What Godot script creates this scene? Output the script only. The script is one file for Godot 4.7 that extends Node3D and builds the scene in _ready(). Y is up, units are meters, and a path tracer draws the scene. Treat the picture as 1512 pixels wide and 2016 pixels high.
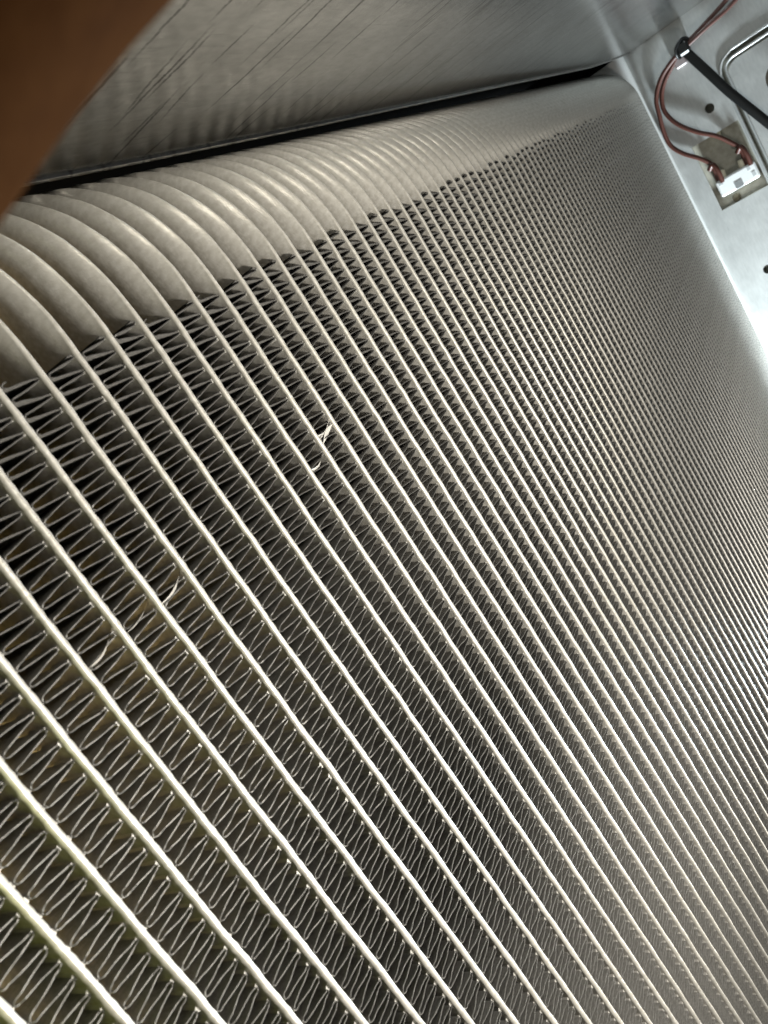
extends Node3D
# A folded flat-tube heat exchanger coil seen close up. Lengths are in tube pitches (about 1 cm):
# x runs across the tubes, z along them, y up from the front of the coil.
const S := 0.01
const ENDX := 85.41        # the end panel stands here
const BEND_R := 4.4
var rng := RandomNumberGenerator.new()
var used := {}


# ------------------------------------------------------------------ helpers
class MB:
	var v := PackedVector3Array()
	var n := PackedVector3Array()
	var ix := PackedInt32Array()
	func vert(p: Vector3, nn: Vector3) -> int:
		v.append(p * 0.01); n.append(nn.normalized())
		return v.size() - 1
	func tri(a: int, b: int, c: int) -> void:
		var g := (v[b] - v[a]).cross(v[c] - v[a])
		if g.dot(n[a] + n[b] + n[c]) > 0.0:
			ix.append(a); ix.append(c); ix.append(b)
		else:
			ix.append(a); ix.append(b); ix.append(c)
	func quad(a: int, b: int, c: int, d: int) -> void:
		tri(a, b, c); tri(a, c, d)
	func face(a: Vector3, b: Vector3, c: Vector3, d: Vector3, out: Vector3) -> void:
		var g := (b - a).cross(c - a).normalized()
		if g.dot(out) < 0.0:
			g = -g
		quad(vert(a, g), vert(b, g), vert(c, g), vert(d, g))
	func arrays() -> Array:
		var a := []
		a.resize(Mesh.ARRAY_MAX)
		a[Mesh.ARRAY_VERTEX] = v; a[Mesh.ARRAY_NORMAL] = n; a[Mesh.ARRAY_INDEX] = ix
		return a
	func into(m: ArrayMesh, mat: Material) -> ArrayMesh:
		m.add_surface_from_arrays(Mesh.PRIMITIVE_TRIANGLES, arrays())
		m.surface_set_material(m.get_surface_count() - 1, mat)
		return m


func numbered(called: String) -> String:
	if not used.has(called):
		used[called] = 0
		return called
	used[called] += 1
	return "%s_%03d" % [called, used[called]]


func thing(called: String, label: String, category: String, at := Vector3.ZERO, group := "") -> Node3D:
	var o := Node3D.new()
	o.name = numbered(called)
	add_child(o)
	o.position = at * S
	o.set_meta("label", label); o.set_meta("category", category)
	if group:
		o.set_meta("group", group)
	return o


func obj(called: String, m: Mesh, parent: Node3D, at := Vector3.ZERO) -> MeshInstance3D:
	var o := MeshInstance3D.new()
	o.name = called
	o.mesh = m
	o.position = at * S
	parent.add_child(o, true)
	return o


# a box with chamfered edges
func chamfer_box(size: Vector3, c: float, mat: Material) -> ArrayMesh:
	var b := MB.new()
	var h := size * 0.5
	for ax in 3:
		for s in [-1.0, 1.0]:
			var u := Vector3.ZERO; u[(ax + 1) % 3] = 1.0
			var w := Vector3.ZERO; w[(ax + 2) % 3] = 1.0
			var nn := Vector3.ZERO; nn[ax] = s
			var hu: float = h[(ax + 1) % 3] - c
			var hw: float = h[(ax + 2) % 3] - c
			var o := nn * h[ax]
			b.face(o - u * hu - w * hw, o + u * hu - w * hw, o + u * hu + w * hw, o - u * hu + w * hw, nn)
	for ax in 3:
		for s1 in [-1.0, 1.0]:
			for s2 in [-1.0, 1.0]:
				var a1 := (ax + 1) % 3
				var a2 := (ax + 2) % 3
				var d := Vector3.ZERO; d[ax] = h[ax] - c
				var p := Vector3.ZERO; p[a1] = s1 * h[a1]; p[a2] = s2 * (h[a2] - c)
				var q := Vector3.ZERO; q[a1] = s1 * (h[a1] - c); q[a2] = s2 * h[a2]
				b.face(p - d, p + d, q + d, q - d, p + q)
	for sx in [-1.0, 1.0]:
		for sy in [-1.0, 1.0]:
			for sz in [-1.0, 1.0]:
				var sg := Vector3(sx, sy, sz)
				var g := sg.normalized()
				var i := b.vert(sg * Vector3(h.x, h.y - c, h.z - c), g)
				var j := b.vert(sg * Vector3(h.x - c, h.y, h.z - c), g)
				var k := b.vert(sg * Vector3(h.x - c, h.y - c, h.z), g)
				b.tri(i, j, k)
	return b.into(ArrayMesh.new(), mat)


# smooth curve through points
func smooth(pts: Array, per := 6) -> PackedVector3Array:
	var out := PackedVector3Array()
	for i in pts.size() - 1:
		var a: Vector3 = pts[maxi(i - 1, 0)]
		var b: Vector3 = pts[i]
		var c: Vector3 = pts[i + 1]
		var d: Vector3 = pts[mini(i + 2, pts.size() - 1)]
		for k in per:
			out.append(b.cubic_interpolate(c, a, d, float(k) / per))
	out.append(pts[-1])
	return out


# a round (or flattened) bar swept along a path; flat is the ratio of the second axis
func sweep(b: MB, path: PackedVector3Array, r: float, sides := 10, flat := 1.0, up := Vector3.RIGHT) -> void:
	var rings := []
	for i in path.size():
		var t := (path[mini(i + 1, path.size() - 1)] - path[maxi(i - 1, 0)]).normalized()
		var s := t.cross(up).normalized()
		var q := s.cross(t).normalized()
		var ring := []
		for k in sides:
			var a := TAU * k / sides
			ring.append(b.vert(path[i] + s * cos(a) * r + q * sin(a) * r * flat, s * cos(a) * flat + q * sin(a)))
		rings.append(ring)
	for i in rings.size() - 1:
		for k in sides:
			var l := (k + 1) % sides
			b.quad(rings[i][k], rings[i][l], rings[i + 1][l], rings[i + 1][k])
	for e in [0, path.size() - 1]:
		var t := (path[1] - path[0]) if e == 0 else (path[e - 1] - path[e])
		var c := b.vert(path[e] - t.normalized() * r * 0.3, -t)
		for k in sides:
			b.tri(c, rings[e][k], rings[e][(k + 1) % sides])


# ------------------------------------------------------------------ materials
func noise_tex(freq: float, lo: Color, hi: Color, seed_: int, size := 512, octaves := 4, kind := FastNoiseLite.TYPE_SIMPLEX_SMOOTH) -> NoiseTexture2D:
	var f := FastNoiseLite.new()
	f.noise_type = kind; f.seed = seed_; f.frequency = freq; f.fractal_octaves = octaves
	var t := NoiseTexture2D.new()
	t.width = size; t.height = size; t.seamless = true; t.noise = f
	var g := Gradient.new()
	g.set_color(0, lo); g.set_color(1, hi)
	t.color_ramp = g
	return t


func bump_tex(freq: float, strength: float, seed_: int, octaves := 4) -> NoiseTexture2D:
	var f := FastNoiseLite.new()
	f.seed = seed_; f.frequency = freq; f.fractal_octaves = octaves
	var t := NoiseTexture2D.new()
	t.width = 512; t.height = 512; t.seamless = true; t.noise = f
	t.as_normal_map = true; t.bump_strength = strength
	return t


func grey(v: float, warm := 0.0) -> Color:
	return Color(v * (1.0 + warm), v, v * (1.0 - warm * 1.6)).linear_to_srgb()


func mat(c: Color, rough: float, metal := 0.0, tile := 0.0, tex: Texture2D = null, nrm: Texture2D = null, ns := 0.5) -> StandardMaterial3D:
	var m := StandardMaterial3D.new()
	m.albedo_color = c; m.roughness = rough; m.metallic = metal
	if tile > 0.0:
		m.uv1_triplanar = true; m.uv1_world_triplanar = true
		m.uv1_scale = Vector3.ONE * tile
	if tex:
		m.albedo_texture = tex
	if nrm:
		m.normal_enabled = true; m.normal_texture = nrm; m.normal_scale = ns
	return m


# rolled, galvanised sheet: soft patches, fine streaks along the rolling direction, a few bright scratches
func sheet_tex(seed_: int, streaks: int, scratches: int, much := 1.0, scuffs := 0) -> ImageTexture:
	var r := RandomNumberGenerator.new()
	r.seed = seed_
	var f := FastNoiseLite.new()
	f.seed = seed_; f.frequency = 0.012; f.fractal_octaves = 5
	var g := FastNoiseLite.new()
	g.seed = seed_ + 7; g.frequency = 0.11; g.fractal_octaves = 2
	var im := Image.create(768, 768, false, Image.FORMAT_RGB8)
	for y in 768:
		for x in 768:
			var k := 0.88 + much * (0.10 * f.get_noise_2d(x, y) + 0.06 * g.get_noise_2d(x * 0.25, y))
			im.set_pixel(x, y, Color(k, k, k * 0.99))
	for i in streaks:
		var x := r.randi_range(0, 740)
		var y := r.randi_range(0, 766)
		var d := r.randf_range(-0.12, 0.03)
		for q in r.randi_range(6, 40):
			if x + q < 768:
				var c := im.get_pixel(x + q, y)
				im.set_pixel(x + q, y, Color(c.r + d, c.g + d, c.b + d))
	for i in scratches:
		var x := r.randf_range(0, 740)
		var y := r.randf_range(0, 766)
		var dy := r.randf_range(-0.25, 0.25)
		for q in r.randi_range(4, 14):
			im.set_pixel(clampi(int(x + q), 0, 767), clampi(int(y + dy * q), 0, 767), Color(1, 1, 1))
	for i in scuffs:                       # long rubbed streaks across the rolling direction
		var x := r.randf_range(10, 750)
		var y := r.randf_range(0, 767)
		var dx := r.randf_range(-0.16, 0.10)
		var n := r.randi_range(60, 190)
		var deep := r.randf_range(0.15, 0.6)
		for q in n:
			x += dx + r.randf_range(-0.35, 0.35)
			var k := 1.0 - (1.0 - deep) * sin(PI * q / n) * r.randf_range(0.4, 1.0)
			for o in 4:
				var px := posmod(int(x) + o, 768)
				var py := posmod(int(y + q), 768)
				var c := im.get_pixel(px, py)
				im.set_pixel(px, py, Color(c.r * k, c.g * k, c.b * k))
	return ImageTexture.create_from_image(im)


# ------------------------------------------------------------------ coil
# where the nose of a tube runs: s < 0 goes round the bend, s > 0 along the flat face
func bend_frame(s: float) -> Array:      # [point, inward, across] with x = 0
	if s >= 0.0:
		return [Vector3(0, 0, s), Vector3(0, -1, 0), Vector3(1, 0, 0)]
	var arc := -s
	var th := minf(arc / BEND_R, PI / 2)
	var p := Vector3(0, -BEND_R * (1.0 - cos(th)), -BEND_R * sin(th))
	p.y -= maxf(0.0, arc - BEND_R * PI / 2)
	var inward := Vector3(0, -cos(th), sin(th))
	return [p, inward, Vector3.RIGHT]


func tube_mesh(m: Material, seed_: int) -> ArrayMesh:
	var r := RandomNumberGenerator.new()
	r.seed = seed_
	var f := FastNoiseLite.new()
	f.seed = seed_; f.frequency = 0.5; f.fractal_octaves = 3
	var b := MB.new()
	var ss := []
	var s := -8.2
	while s < 0.3:
		ss.append(s); s += 0.3
	while s < 35.0:
		ss.append(s); s += (0.108 if s < 12.0 else 0.23)
	var t := 0.078
	var section := []                    # (depth, across, normal depth, normal across)
	for d in [1.9, 1.3, 0.95, 0.7, 0.5, 0.35, 0.22, 0.12]:
		section.append([d, -t, 0.0, -1.0])
	for k in 7:
		var a := PI * k / 6.0
		section.append([0.075 * (1.0 - sin(a)), -t * cos(a), -sin(a), -cos(a)])
	for d in [0.12, 0.5, 1.3, 1.9]:
		section.append([d, t, 0.0, 1.0])
	var prev := []
	for q in ss:
		var fr := bend_frame(q)
		var wob := 0.022 * f.get_noise_2d(q, 3.0)
		var lift := 0.016 * f.get_noise_2d(q * 2.0, 40.0)
		var fat := 1.0 + 0.16 * f.get_noise_2d(q * 3.0, 90.0) + (0.16 * maxf(0.0, sin(q * TAU / 0.324)) if q > 0.0 else 0.0)
		# round the bend each tube is twisted: it leans over its neighbour and rolls upright again deeper in
		var twist := smoothstep(-0.9, 1.7, -q)
		var ring := []
		for e in section:
			var tw := deg_to_rad(lerpf(62.0, -6.0, smoothstep(0.0, 0.68, e[0]))) * twist
			var down := 0.0
			var over := 0.0
			for g in 8:                      # follow the leaning section down to this depth
				var tg := deg_to_rad(lerpf(62.0, -6.0, smoothstep(0.0, 0.68, e[0] * (g + 0.5) / 8.0))) * twist
				down += cos(tg) * e[0] / 8.0; over += sin(tg) * e[0] / 8.0
			var side: Vector3 = fr[2] * cos(tw) + fr[1] * sin(tw)
			var deep: Vector3 = fr[1] * cos(tw) - fr[2] * sin(tw)
			var p: Vector3 = fr[0] + fr[1] * (down + (lift if e[0] < 0.2 else 0.0)) - fr[2] * over + side * e[1] * fat + fr[2] * (wob if e[0] < 0.6 else 0.0)
			ring.append(b.vert(p, deep * e[2] + side * e[3]))
		if prev:
			for k in section.size() - 1:
				b.quad(prev[k], prev[k + 1], ring[k + 1], ring[k])
		prev = ring
	return b.into(ArrayMesh.new(), m)


# one folded fin ribbon between two tubes, with the braze fillets where its folds touch them
func fin_mesh(fin: Material, edge: Material, braze: Material, seed_: int) -> ArrayMesh:
	var r := RandomNumberGenerator.new()
	r.seed = seed_
	var b := MB.new()
	var z := MB.new()
	var h := 0.162
	var line := PackedVector2Array()     # (x, z)
	var v := 0.04 + r.randf() * 0.16
	var side := 0 if r.randf() < 0.5 else 1
	var drift := 0.0
	while v < 34.8:
		drift = clampf(drift + r.randf_range(-0.012, 0.012), -0.05, 0.05)
		var c := v + r.randf_range(-0.02, 0.02)
		var hw := 0.045 + (0.010 if side == 0 else 0.0) + r.randf_range(-0.007, 0.008)
		var e := 0.122 + r.randf_range(-0.004, 0.012)
		var prof := [[0.14, 1.06], [0.06, 0.95], [0.018, 0.62], [0.0, 0.2]]
		var pts := []
		for k in prof:
			pts.append(Vector2(e + k[0], -hw * k[1]))
		for q in 4:
			pts.append(Vector2(e + prof[3 - q][0], hw * prof[3 - q][1]))
		for k in pts.size():
			var p: Vector2 = pts[k]
			if k == 0 and line.size() > 0:      # the leg between two folds, a little bowed
				var last := line[line.size() - 1]
				var here := Vector2(p.x if side == 0 else 1.0 - p.x, c + p.y)
				var bow := r.randf_range(-0.007, 0.007)
				line.append(last.lerp(here, 0.33) + Vector2(0, bow))
				line.append(last.lerp(here, 0.67) + Vector2(0, bow * 0.8))
			line.append(Vector2(p.x if side == 0 else 1.0 - p.x, c + p.y))
		# braze fillet between tube and fold
		var sg := 1.0 if side == 0 else -1.0
		var x0 := 0.0 if side == 0 else 1.0
		var wd := r.randf_range(0.06, 0.10)
		var top := -r.randf_range(0.095, 0.12)
		var fl := [Vector3(x0 + sg * 0.05, top, c - wd), Vector3(x0 + sg * (e + 0.012), top - 0.012, c - 0.016), Vector3(x0 + sg * (e + 0.012), top - 0.012, c + 0.016), Vector3(x0 + sg * 0.05, top, c + wd)]
		z.face(fl[0], fl[1], fl[2], fl[3], Vector3.UP)
		for k in 3:
			z.face(fl[k], fl[k + 1], fl[k + 1] + Vector3.DOWN * 0.5, fl[k] + Vector3.DOWN * 0.5, Vector3(sg, 0, [-1.0, 0.0, 1.0][k]))
		v += h
		side = 1 - side
	var th := 0.0108
	var depth := [0.075, 0.5, 1.85]
	var left := []
	var right := []
	var left_top := PackedVector3Array()
	var right_top := PackedVector3Array()
	var cut := MB.new()
	for i in line.size():
		var t := (line[mini(i + 1, line.size() - 1)] - line[maxi(i - 1, 0)]).normalized()
		var nn := Vector2(-t.y, t.x)
		var a := line[i] + nn * th
		var c := line[i] - nn * th
		var n3 := Vector3(nn.x, 0, nn.y)
		var d0: float = depth[0] + 0.012 * sin(i * 1.7 + seed_) + r.randf_range(-0.006, 0.006)
		var l := []
		var q := []
		for k in 3:
			var y: float = -(d0 if k == 0 else depth[k])
			l.append(b.vert(Vector3(a.x, y, a.y), n3))
			q.append(b.vert(Vector3(c.x, y, c.y), -n3))
		left_top.append(Vector3(a.x, -d0, a.y)); right_top.append(Vector3(c.x, -d0, c.y))
		left.append(l); right.append(q)
	for i in line.size() - 1:
		var y0: Vector3 = left_top[i]
		var y1: Vector3 = left_top[i + 1]
		var y2: Vector3 = right_top[i + 1]
		var y3: Vector3 = right_top[i]
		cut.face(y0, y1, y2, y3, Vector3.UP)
		for k in 2:
			b.quad(left[i][k], left[i + 1][k], left[i + 1][k + 1], left[i][k + 1])
			b.quad(right[i][k], right[i + 1][k], right[i + 1][k + 1], right[i][k + 1])
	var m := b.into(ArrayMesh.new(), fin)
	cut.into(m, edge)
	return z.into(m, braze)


# a fin leg knocked out of line: a curled strip that shows its face
func bent_fin_mesh(m: Material, sway: float, tip: float, lean: float) -> ArrayMesh:
	var b := MB.new()
	var prev := []
	for i in 9:
		var t := i / 8.0
		var x := 0.10 + 0.80 * t
		var zz := -sway * t + tip * sin(t * PI)
		var ring := []
		for k in 4:
			var d := k / 3.0
			var p := Vector3(x, -0.05 - 0.08 * d, zz + lean * d * (0.35 + 0.65 * sin(t * PI)))
			ring.append(b.vert(p, Vector3(0.0, lean, 0.08)))
		if prev:
			for k in 3:
				b.quad(prev[k], prev[k + 1], ring[k + 1], ring[k])
		prev = ring
	return b.into(ArrayMesh.new(), m)


# ------------------------------------------------------------------ hand
func hand_mesh(m: Material) -> ArrayMesh:
	var j := {"tip": Vector3(-4.59, 11.36, -0.54), "dip": Vector3(-5.27, 10.24, -0.04), "pip": Vector3(-6.73, 8.49, 0.77), "mcp": Vector3(-10.53, 6.75, 0.09),
		"m_mcp": Vector3(-11.87, 5.95, 1.08), "m_pip": Vector3(-8.69, 6.53, 1.91), "m_dip": Vector3(-8.18, 7.76, 1.85), "m_tip": Vector3(-8.43, 9.10, 1.64),
		"r_mcp": Vector3(-12.98, 5.40, 2.30), "r_pip": Vector3(-9.81, 5.68, 3.36), "r_dip": Vector3(-9.28, 6.87, 3.54), "r_tip": Vector3(-9.51, 8.16, 3.57),
		"p_mcp": Vector3(-14.13, 5.14, 3.49), "p_pip": Vector3(-11.44, 5.23, 4.44), "p_dip": Vector3(-10.96, 6.01, 4.68), "p_tip": Vector3(-11.04, 7.02, 4.80),
		"t_cmc": Vector3(-16.56, 7.97, 0.47), "t_mcp": Vector3(-14.86, 9.26, -1.46), "t_ip": Vector3(-12.82, 10.72, -2.39), "t_tip": Vector3(-11.26, 11.93, -2.22),
		"palm": Vector3(-15.32, 6.50, 1.30), "wrist": Vector3(-20.21, 7.72, 1.22), "arm": Vector3(-26.0, 9.60, 1.28)}
	var bones := [["tip", "dip", 0.66, 0.76], ["dip", "pip", 0.78, 0.84], ["pip", "mcp", 0.88, 1.0], ["mcp", "palm", 1.15, 1.5], ["m_mcp", "palm", 1.15, 1.5], ["r_mcp", "palm", 1.1, 1.5], ["p_mcp", "palm", 1.0, 1.5],
		["m_mcp", "m_pip", 1.0, 0.86], ["m_pip", "m_dip", 0.84, 0.74], ["m_dip", "m_tip", 0.74, 0.64], ["r_mcp", "r_pip", 0.95, 0.82], ["r_pip", "r_dip", 0.8, 0.7], ["r_dip", "r_tip", 0.7, 0.62],
		["p_mcp", "p_pip", 0.82, 0.7], ["p_pip", "p_dip", 0.68, 0.6], ["p_dip", "p_tip", 0.6, 0.54], ["palm", "t_cmc", 1.5, 1.4], ["t_cmc", "t_mcp", 1.3, 1.05], ["t_mcp", "t_ip", 1.0, 0.88], ["t_ip", "t_tip", 0.86, 0.7],
		["palm", "wrist", 1.9, 2.0], ["t_cmc", "wrist", 1.4, 1.8], ["wrist", "arm", 2.2, 2.8]]
	var cell := 0.22
	var lo := Vector3(-27.5, 3.2, -4.2)
	var dims := Vector3i(112, 52, 50)
	var field := PackedFloat32Array()
	field.resize(dims.x * dims.y * dims.z)
	field.fill(4.0)
	for bone in bones:
		var a: Vector3 = j[bone[0]]
		var c: Vector3 = j[bone[1]]
		var ra: float = bone[2]
		var rb: float = bone[3]
		var reach := Vector3.ONE * (maxf(ra, rb) + 0.9)
		var p0 := ((a.min(c) - reach - lo) / cell).floor().clamp(Vector3.ZERO, Vector3(dims - Vector3i.ONE))
		var p1 := ((a.max(c) + reach - lo) / cell).ceil().clamp(Vector3.ZERO, Vector3(dims - Vector3i.ONE))
		var ab := c - a
		var l2 := ab.length_squared()
		for zz in range(int(p0.z), int(p1.z) + 1):
			for yy in range(int(p0.y), int(p1.y) + 1):
				for xx in range(int(p0.x), int(p1.x) + 1):
					var p := lo + Vector3(xx, yy, zz) * cell
					var t := clampf((p - a).dot(ab) / l2, 0.0, 1.0)
					var d := p.distance_to(a + ab * t) - lerpf(ra, rb, t)
					var at := (zz * dims.y + yy) * dims.x + xx
					var e := field[at]
					var k := maxf(0.28 - absf(d - e), 0.0) / 0.28
					field[at] = minf(d, e) - k * k * 0.07
	var b := MB.new()
	var cells := {}
	var stride := [1, dims.x, dims.x * dims.y]
	var corners := [0, 1, stride[1], 1 + stride[1], stride[2], 1 + stride[2], stride[1] + stride[2], 1 + stride[1] + stride[2]]
	for zz in dims.z - 1:
		for yy in dims.y - 1:
			for xx in dims.x - 1:
				var at: int = (zz * dims.y + yy) * dims.x + xx
				var inside := 0
				for k in 8:
					if field[at + corners[k]] < 0.0:
						inside += 1
				if inside == 0 or inside == 8:
					continue
				var sum := Vector3.ZERO
				var cnt := 0
				for e in [[0, 1], [2, 3], [4, 5], [6, 7], [0, 2], [1, 3], [4, 6], [5, 7], [0, 4], [1, 5], [2, 6], [3, 7]]:
					var fa := field[at + corners[e[0]]]
					var fb := field[at + corners[e[1]]]
					if (fa < 0.0) != (fb < 0.0):
						var t := fa / (fa - fb)
						var pa := Vector3(e[0] & 1, (e[0] >> 1) & 1, e[0] >> 2)
						var pb := Vector3(e[1] & 1, (e[1] >> 1) & 1, e[1] >> 2)
						sum += pa.lerp(pb, t); cnt += 1
				var g := Vector3(field[at + 1] - field[at], field[at + stride[1]] - field[at], field[at + stride[2]] - field[at])
				cells[at] = b.vert(lo + (Vector3(xx, yy, zz) + sum / cnt) * cell, g)
	for at in cells:
		for ax in 3:
			var s0: int = stride[ax]
			if (field[at] < 0.0) == (field[at + s0] < 0.0):
				continue
			var s1: int = stride[(ax + 1) % 3]
			var s2: int = stride[(ax + 2) % 3]
			if cells.has(at - s1) and cells.has(at - s2) and cells.has(at - s1 - s2):
				b.quad(cells[at], cells[at - s1], cells[at - s1 - s2], cells[at - s2])
	return b.into(ArrayMesh.new(), m)


# ------------------------------------------------------------------ scene
func _ready() -> void:
	rng.seed = 11
	# camera
	var cam := Camera3D.new()
	cam.name = "camera"
	cam.near = 0.003; cam.far = 20.0
	var right := Vector3(0.38499411, 0.75556954, 0.52999453)
	var down := Vector3(-0.46574173, -0.33672028, 0.8183545)
	var ahead := Vector3(0.79678364, -0.56190224, 0.22226494)
	cam.transform = Transform3D(Basis(right, -down, -ahead), Vector3(-8.60086, 12.15243, 2.31402) * S)
	var att := CameraAttributesPhysical.new()
	att.frustum_focal_length = 19.037
	att.frustum_focus_distance = 0.26
	att.exposure_aperture = 30.0
	att.frustum_near = 0.003; att.frustum_far = 20.0
	cam.attributes = att
	cam.fov = 64.46
	add_child(cam)
	cam.current = true

	# light
	var env := Environment.new()
	env.background_mode = Environment.BG_COLOR
	env.background_color = Color(0.045, 0.046, 0.047).linear_to_srgb()
	env.tonemap_mode = Environment.TONE_MAPPER_LINEAR
	env.tonemap_exposure = 1.2
	env.sdfgi_enabled = true; env.ssao_enabled = true; env.ssil_enabled = true
	var we := WorldEnvironment.new()
	we.name = "world_environment"
	we.environment = env
	add_child(we)
	var torch := SpotLight3D.new()          # the hand lamp that lights the near part of the coil
	torch.name = "key_light"
	torch.light_color = Color(1.0, 0.978, 0.925); torch.light_energy = 0.125; torch.light_size = 0.02
	torch.spot_angle = 70.0; torch.spot_angle_attenuation = 0.85; torch.spot_range = 3.0; torch.spot_attenuation = 2.0
	torch.shadow_enabled = true
	add_child(torch)
	torch.look_at_from_position(Vector3(5, 21, 15) * S, Vector3(6, 0, 12) * S, Vector3(1, 0, 0))
	area("top_light", Vector3(28, 20, 42), Vector3(36, 0, 26), 0.06, 0.07, Color(1.0, 0.985, 0.95))
	area("side_light", Vector3(75, 4.6, 60), Vector3(85, 4, 20), 0.05, 1.05, Color(0.91, 0.975, 1.0))

	var under := OmniLight3D.new()          # light that reaches the hollow behind the coil
	under.name = "under_light"
	under.light_color = Color(1.0, 0.86, 0.55); under.light_energy = 0.008; under.light_size = 0.03
	under.omni_range = 2.0; under.omni_attenuation = 2.0; under.shadow_enabled = true
	under.position = Vector3(-1, -6.5, 7) * S
	add_child(under)

	var glow := OmniLight3D.new()           # faint yellow-green light at the near corner of the coil
	glow.name = "glow_light"
	glow.light_color = Color(0.95, 1.0, 0.34); glow.light_energy = 0.0004; glow.light_size = 0.014
	glow.omni_range = 2.0; glow.omni_attenuation = 2.0; glow.shadow_enabled = true
	glow.position = Vector3(-7.6, 3.0, 7.0) * S
	add_child(glow)

	# materials
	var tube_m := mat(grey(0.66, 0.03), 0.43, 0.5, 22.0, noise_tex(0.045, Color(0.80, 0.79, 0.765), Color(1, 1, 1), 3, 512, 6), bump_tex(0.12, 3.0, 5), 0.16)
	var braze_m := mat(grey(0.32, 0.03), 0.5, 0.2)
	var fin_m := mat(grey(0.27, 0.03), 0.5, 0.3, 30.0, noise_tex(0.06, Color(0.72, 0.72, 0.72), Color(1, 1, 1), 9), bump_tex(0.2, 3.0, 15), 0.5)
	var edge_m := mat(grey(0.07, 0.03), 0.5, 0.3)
	var bent_m := mat(grey(0.46, 0.03), 0.4, 0.3)
	var wall_m := mat(grey(0.42, 0.004), 0.20, 1.0, 5.0, sheet_tex(21, 900, 60, 1.0, 110), bump_tex(0.06, 4.0, 31, 5), 0.035)
	var panel_m := mat(grey(0.70, 0.0), 0.40, 0.5, 4.0, sheet_tex(45, 120, 20, 0.45), bump_tex(0.03, 3.0, 33, 5), 0.06)
	var strip_m := mat(grey(0.74, 0.01), 0.5, 0.1)
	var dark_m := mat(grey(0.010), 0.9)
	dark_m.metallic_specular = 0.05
	var board_m := mat(Color(0.46, 0.43, 0.36).linear_to_srgb(), 0.6, 0.0, 12.0, noise_tex(0.02, Color(0.82, 0.82, 0.8), Color(1, 1, 1), 51))
	var white_m := mat(grey(0.78, 0.01), 0.45)
	var wire_m := mat(Color(0.070, 0.020, 0.013).linear_to_srgb(), 0.45)
	var black_m := mat(grey(0.010), 0.38)
	var skin_m := mat(Color(0.046, 0.0195, 0.0060).linear_to_srgb(), 0.7, 0.0, 25.0, noise_tex(0.03, Color(0.8, 0.76, 0.72), Color(1, 1, 1), 61), bump_tex(0.1, 3.0, 63), 0.2)
	skin_m.metallic_specular = 0.08

	var olive_m := mat(Color(0.26, 0.245, 0.14).linear_to_srgb(), 0.8, 0.0, 9.0, noise_tex(0.008, Color(0.35, 0.32, 0.3), Color(1, 0.95, 0.9), 71))
	setting(dark_m, olive_m)
	coil(tube_m, fin_m, edge_m, braze_m, bent_m)
	back_wall(wall_m, strip_m)
	end_wall(panel_m, strip_m, board_m)
	fittings(white_m, wire_m, black_m, board_m)

	var p := thing("person", "dark brown blurred finger of a hand crossing the upper left corner", "finger")
	obj("hand", hand_mesh(skin_m), p)


func area(called: String, at: Vector3, target: Vector3, size: float, energy: float, c: Color) -> void:
	var l := AreaLight3D.new()
	l.name = called
	l.area_size = Vector2(size, size)
	l.light_energy = energy
	l.light_color = c
	l.shadow_enabled = true
	l.position = at * S
	add_child(l)
	l.look_at_from_position(at * S, target * S, Vector3(0, 1, 0.01).normalized())


func setting(m: Material, olive_m: Material) -> void:
	# the dark hollow of the housing under and behind the coil
	var f := obj("floor", chamfer_box(Vector3(130, 0.6, 64), 0.05, olive_m), self, Vector3(38, -10.5, 14))
	f.set_meta("kind", "structure")
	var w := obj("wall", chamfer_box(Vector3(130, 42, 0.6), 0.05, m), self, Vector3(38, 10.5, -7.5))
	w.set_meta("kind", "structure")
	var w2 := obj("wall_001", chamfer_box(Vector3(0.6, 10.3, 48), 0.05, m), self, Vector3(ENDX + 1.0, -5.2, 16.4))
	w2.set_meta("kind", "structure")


func coil(tube_m: Material, fin_m: Material, edge_m: Material, braze_m: Material, bent_m: Material) -> void:
	var c := thing("heat_exchanger_coil", "aluminium coil of parallel flat tubes with folded fins, bent over at its top edge", "coil")
	var tubes := []
	var fins := []
	for i in 5:
		tubes.append(tube_mesh(tube_m, 100 + i))
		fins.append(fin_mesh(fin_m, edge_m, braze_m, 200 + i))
	var last_t := -1
	var last_f := -1
	for k in range(-9, 85):
		var t := rng.randi_range(0, 4)
		if t == last_t:
			t = (t + 1) % 5
		last_t = t
		obj("flat_tube", tubes[t], c, Vector3(k, 0, 0))
		if k == 84:
			break
		var g := rng.randi_range(0, 4)
		if g == last_f:
			g = (g + 1) % 5
		last_f = g
		var s := obj("fin_strip", fins[g], c, Vector3(k, 0, 0))
		for e in [[1, 4.87, 0.22, 0.06, 0.09], [0, 4.84, 0.18, 0.05, 0.05], [-1, 4.84, 0.24, 0.08, 0.07], [8, 4.42, 0.16, 0.10, 0.15], [8, 4.66, 0.22, -0.10, 0.17], [7, 4.95, 0.16, 0.10, 0.08]]:
			if e[0] == k:
				var bf := obj("bent_fin", bent_fin_mesh(bent_m, e[2], e[3], e[4]), s, Vector3(0, 0, e[1]))
				bf.set_meta("label", "bent fin leg that shows its pale face")


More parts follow.
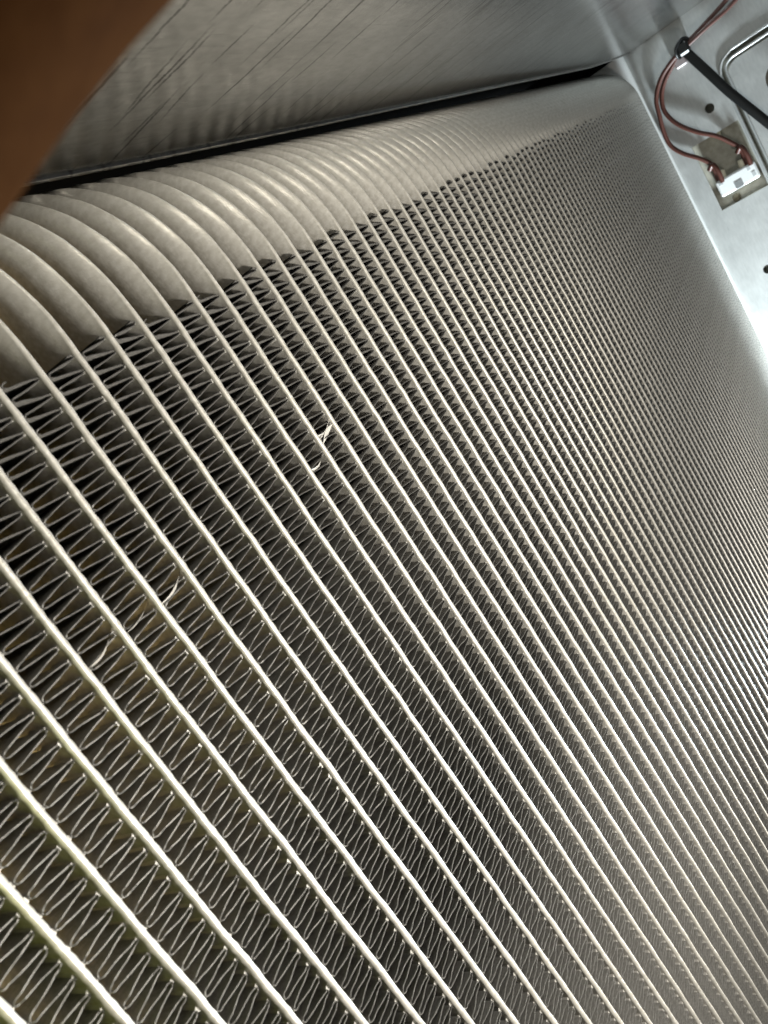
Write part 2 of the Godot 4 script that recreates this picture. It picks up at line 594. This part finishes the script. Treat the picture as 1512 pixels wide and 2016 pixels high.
func back_wall(m: Material, hem_m: Material) -> void:
	var o := thing("back_panel", "grey galvanised sheet panel with streaky sheen standing behind the bent tubes", "metal panel", Vector3(0, 0, -4.3))
	# outline of the lower edge, left to right (x, y, z lag)
	var low := [[-22.0, -2.4], [11.0, -2.35], [22.0, -2.15], [48.0, -1.5], [72.0, -0.9], [80.0, -0.1], [ENDX, 0.75]]
	var b := MB.new()
	var hem := []
	for i in low.size() - 1:
		var a: Array = low[i]
		var c: Array = low[i + 1]
		var za := 0.0024 * maxf(a[0], 0.0)
		var zc := 0.0024 * maxf(c[0], 0.0)
		b.face(Vector3(a[0], a[1], za), Vector3(c[0], c[1], zc), Vector3(c[0], 30, zc), Vector3(a[0], 30, za), Vector3(0, 0, 1))
		b.face(Vector3(a[0], a[1], za - 0.1), Vector3(c[0], c[1], zc - 0.1), Vector3(c[0], 30, zc - 0.1), Vector3(a[0], 30, za - 0.1), Vector3(0, 0, -1))
		b.face(Vector3(a[0], a[1], za), Vector3(c[0], c[1], zc), Vector3(c[0], c[1], zc - 0.1), Vector3(a[0], a[1], za - 0.1), Vector3(0, -1, 0))
		hem.append(Vector3(a[0], a[1], za + 0.02))
	hem.append(Vector3(ENDX - 0.2, 0.75, 0.22))
	obj("sheet", b.into(ArrayMesh.new(), m), o)
	var h := MB.new()
	sweep(h, PackedVector3Array(hem), 0.09, 8, 1.0, Vector3.BACK)
	obj("hem", h.into(ArrayMesh.new(), m), o)


func end_wall(m: Material, strip_m: Material, board_m: Material) -> void:
	var o := thing("end_panel", "pale galvanised end plate with cut-outs standing at the far end of the coil", "metal plate", Vector3(ENDX, 0, 0))
	var comb := CSGCombiner3D.new()
	comb.name = "plate"
	o.add_child(comb)
	csg_box(comb, Vector3(0.15, 7.9, 17), Vector3(0.25, 15.7, 46), m, false)
	csg_box(comb, Vector3(0.15, 4.3, 10.4), Vector3(2, 4.65, 7.0), board_m, false, true)          # opening for the terminal board
	csg_cyl(comb, Vector3(0.15, 4.87, 4.53), 0.44, m)
	csg_cyl(comb, Vector3(0.15, 3.4, 21.5), 0.46, m)
	csg_box(comb, Vector3(0.15, 12.4, 15.0), Vector3(2, 10.9, 28.0 - 2.6), m, false, true)          # where the cover sits
	csg_box(comb, Vector3(0.15, 12.9, 8.0), Vector3(2, 9.4, 14.0), m, false, true)
	csg_cyl(comb, Vector3(0.15, 8.35, 2.4), 1.4, m)
	# lip that the coil stands against
	obj("lip", chamfer_box(Vector3(0.5, 4.4, 46), 0.04, strip_m), o, Vector3(-0.12, -2.15, 18.6))
	# cover with a rolled bead round its edge, behind the opening
	var cov := thing("access_cover", "pressed sheet cover with a rounded beaded corner set in the end plate", "cover", Vector3(ENDX, 0, 0))
	var cs := CSGCombiner3D.new()
	cs.name = "cover_sheet"
	cov.add_child(cs)
	csg_box(cs, Vector3(0.05, 14.4, 16.2), Vector3(0.2, 13.9, 28.6), m, false)
	csg_box(cs, Vector3(0.05, 8.0, 2.5), Vector3(1, 1.2, 1.3), m, false, true)
	csg_cyl(cs, Vector3(0.05, 8.75, 3.3), 1.4, m, false)
	csg_cyl(cs, Vector3(0.05, 11.4, 5.5), 1.45, m)
	csg_box(cs, Vector3(0.05, 14.0, 5.5), Vector3(1, 5.2, 2.9), m, false, true)
	for q in [[0.0, 0.13, -0.04], [0.62, 0.12, -0.10]]:
		var d: float = q[0]
		var pts := [Vector3(q[2], 15.0, 0.92 + d), Vector3(q[2], 9.2, 0.95 + d), Vector3(q[2], 8.3 - d * 0.2, 1.05 + d * 0.95), Vector3(q[2], 7.4 + d * 0.3, 1.5 + d * 0.75), Vector3(q[2], 6.95 + d * 0.8, 2.3 + d * 0.35), Vector3(q[2], 6.88 + d * 0.9, 3.3), Vector3(q[2], 6.9 + d * 0.9, 10.0), Vector3(q[2], 6.93 + d * 0.9, 18.0)]
		var b := MB.new()
		sweep(b, smooth(pts, 5), q[1], 10)
		obj("bead", b.into(ArrayMesh.new(), m), cov)
	# board behind the openings
	obj("backing", chamfer_box(Vector3(0.3, 16, 46), 0.05, board_m), o, Vector3(1.5, 8, 17)).set_meta("label", "tan backing seen through the openings")


func csg_box(parent: Node3D, at: Vector3, size: Vector3, m: Material, _r: bool, cut := false) -> void:
	var c := CSGBox3D.new()
	c.name = "block"
	c.size = size * S; c.position = at * S; c.material = m
	if cut:
		c.operation = CSGShape3D.OPERATION_SUBTRACTION
	parent.add_child(c, true)


func csg_cyl(parent: Node3D, at: Vector3, r: float, m: Material, cut := true) -> void:
	var c := CSGCylinder3D.new()
	c.name = "disc"
	c.radius = r * S; c.height = (2.0 if cut else 0.19) * S; c.sides = 28
	c.rotation.z = PI / 2
	c.position = at * S; c.material = m
	if cut:
		c.operation = CSGShape3D.OPERATION_SUBTRACTION
	parent.add_child(c, true)


func fittings(white_m: Material, wire_m: Material, black_m: Material, board_m: Material) -> void:
	var x := ENDX
	# board with its two screws
	var bd := thing("terminal_board", "tan mounting board set in the opening of the end plate", "board", Vector3(x + 0.75, 4.3, 10.4))
	obj("board", chamfer_box(Vector3(0.2, 5.4, 8.0), 0.03, board_m), bd)
	for q in [[3.62, 13.5], [4.5, 6.95]]:
		var cm := CylinderMesh.new()
		cm.top_radius = 0.30 * S; cm.bottom_radius = 0.42 * S; cm.height = 0.5 * S
		cm.material = mat(Color(0.16, 0.135, 0.09).linear_to_srgb(), 0.45, 0.5)
		var sc := obj("screw", cm, bd, Vector3(-0.35, q[0] - 4.3, q[1] - 10.4))
		sc.rotation.z = PI / 2
	# connector
	var cn := thing("connector", "white plastic two wire connector block on the tan board", "connector", Vector3(x + 0.1, 4.46, 11.9))
	obj("body", chamfer_box(Vector3(1.1, 3.85, 1.62), 0.14, white_m), cn)
	var gm := mat(grey(0.22), 0.6)
	obj("latch_window", chamfer_box(Vector3(0.1, 0.78, 0.72), 0.02, gm), cn, Vector3(-0.53, -0.05, 0.42))
	for q in [[1.5, 0.25, 0.34, 0.5], [-1.5, -0.45, 0.4, 0.28], [1.25, -0.45, 0.3, 0.4]]:
		obj("dimple", chamfer_box(Vector3(0.06, q[2], q[3]), 0.015, mat(grey(0.45), 0.6)), cn, Vector3(-0.545, q[0], q[1]))
	for q in [[0.85, -1.35], [-1.1, -1.4]]:
		var b := MB.new()
		sweep(b, smooth([Vector3(0.1, q[0], q[1] + 0.75), Vector3(0.0, q[0], q[1] + 0.3), Vector3(-0.05, q[0] + 0.08, q[1] - 0.15)], 4), 0.34, 10, 0.8)
		obj("terminal", b.into(ArrayMesh.new(), mat(Color(0.80, 0.74, 0.58).linear_to_srgb(), 0.4)), cn)
	# wires
	var w1 := [Vector3(-0.5, 14.0, -4.4), Vector3(-0.55, 9.88, -2.95), Vector3(-0.6, 7.3, -2.2), Vector3(-0.8, 5.1, -1.6), Vector3(-0.7, 3.95, -0.95), Vector3(-0.6, 2.45, 0.05), Vector3(-0.5, 1.55, 1.25), Vector3(-0.5, 1.3, 2.6), Vector3(-0.55, 1.85, 4.2), Vector3(-0.6, 3.1, 5.85), Vector3(-0.55, 4.4, 7.1), Vector3(-0.3, 5.4, 8.6), Vector3(-0.15, 5.78, 9.4), Vector3(-0.05, 5.74, 10.5), Vector3(0.0, 5.7, 11.2)]
	var w2 := [Vector3(-0.5, 14.2, -4.0), Vector3(-0.5, 10.4, -2.45), Vector3(-1.1, 7.5, -1.9), Vector3(-1.2, 5.2, -1.45), Vector3(-1.2, 3.85, -1.15), Vector3(-1.05, 2.3, -0.35), Vector3(-0.9, 1.15, 1.0), Vector3(-0.75, 0.72, 2.6), Vector3(-0.55, 0.4, 4.2), Vector3(-0.4, 0.42, 5.6), Vector3(-0.4, 1.1, 6.9), Vector3(-0.4, 2.3, 8.25), Vector3(-0.25, 2.95, 9.4), Vector3(-0.05, 2.88, 10.6), Vector3(0.0, 2.9, 11.2)]
	var names := ["red-brown wire curving from the cable tie to the upper end of the connector", "red-brown wire drooping along the coil edge to the lower end of the connector"]
	for i in 2:
		var t := thing("wire", names[i], "wire", Vector3(x, 0, 0), "wires to the white connector")
		var b := MB.new()
		sweep(b, smooth([w1, w2][i], 6), 0.21, 10)
		obj("insulation", b.into(ArrayMesh.new(), wire_m), t)
		# stripped, crimped end folded back on itself
		var e: Vector3 = [w1, w2][i][-2]
		var b2 := MB.new()
		sweep(b2, smooth([e + Vector3(-0.3, 0.30, 0.75), e + Vector3(-0.45, 0.34, -0.4), e + Vector3(-0.4, 0.15, -1.25), e + Vector3(-0.2, -0.35, -0.9)], 5), 0.24, 8)
		obj("crimp", b2.into(ArrayMesh.new(), wire_m), t)
	# cable tie
	var ct := thing("cable_tie", "black cable tie with a long tail holding the red-brown wires", "cable tie", Vector3(x - 0.9, 5.0, -1.55))
	obj("head", chamfer_box(Vector3(1.5, 1.15, 1.2), 0.2, black_m), ct, Vector3(-0.1, 0.1, 0.0))
	var lb := MB.new()
	sweep(lb, smooth([Vector3(0.9, 0.45, 0.2), Vector3(0.2, 0.75, -0.5), Vector3(-0.6, 0.3, -0.75), Vector3(-0.9, -0.4, -0.3), Vector3(-0.6, -0.6, 0.3), Vector3(0.2, -0.5, 0.55), Vector3(0.9, 0.0, 0.4)], 5), 0.14, 8, 2.0)
	obj("loop", lb.into(ArrayMesh.new(), black_m), ct)
	var tb := MB.new()
	sweep(tb, smooth([Vector3(-0.2, 0.1, 0.2), Vector3(-0.6, 1.2, 3.3), Vector3(-0.8, 2.1, 5.85), Vector3(-1.0, 3.85, 10.1), Vector3(-1.2, 6.2, 16.0)], 6), 0.43, 10, 0.45)
	obj("tail", tb.into(ArrayMesh.new(), black_m), ct)
	var an := thing("tie_mount", "small greyish plastic mount under the black cable tie", "mount", Vector3(x - 0.45, 4.35, -0.75))
	obj("base", chamfer_box(Vector3(0.8, 1.1, 1.1), 0.12, mat(Color(0.36, 0.30, 0.30).linear_to_srgb(), 0.4)), an)
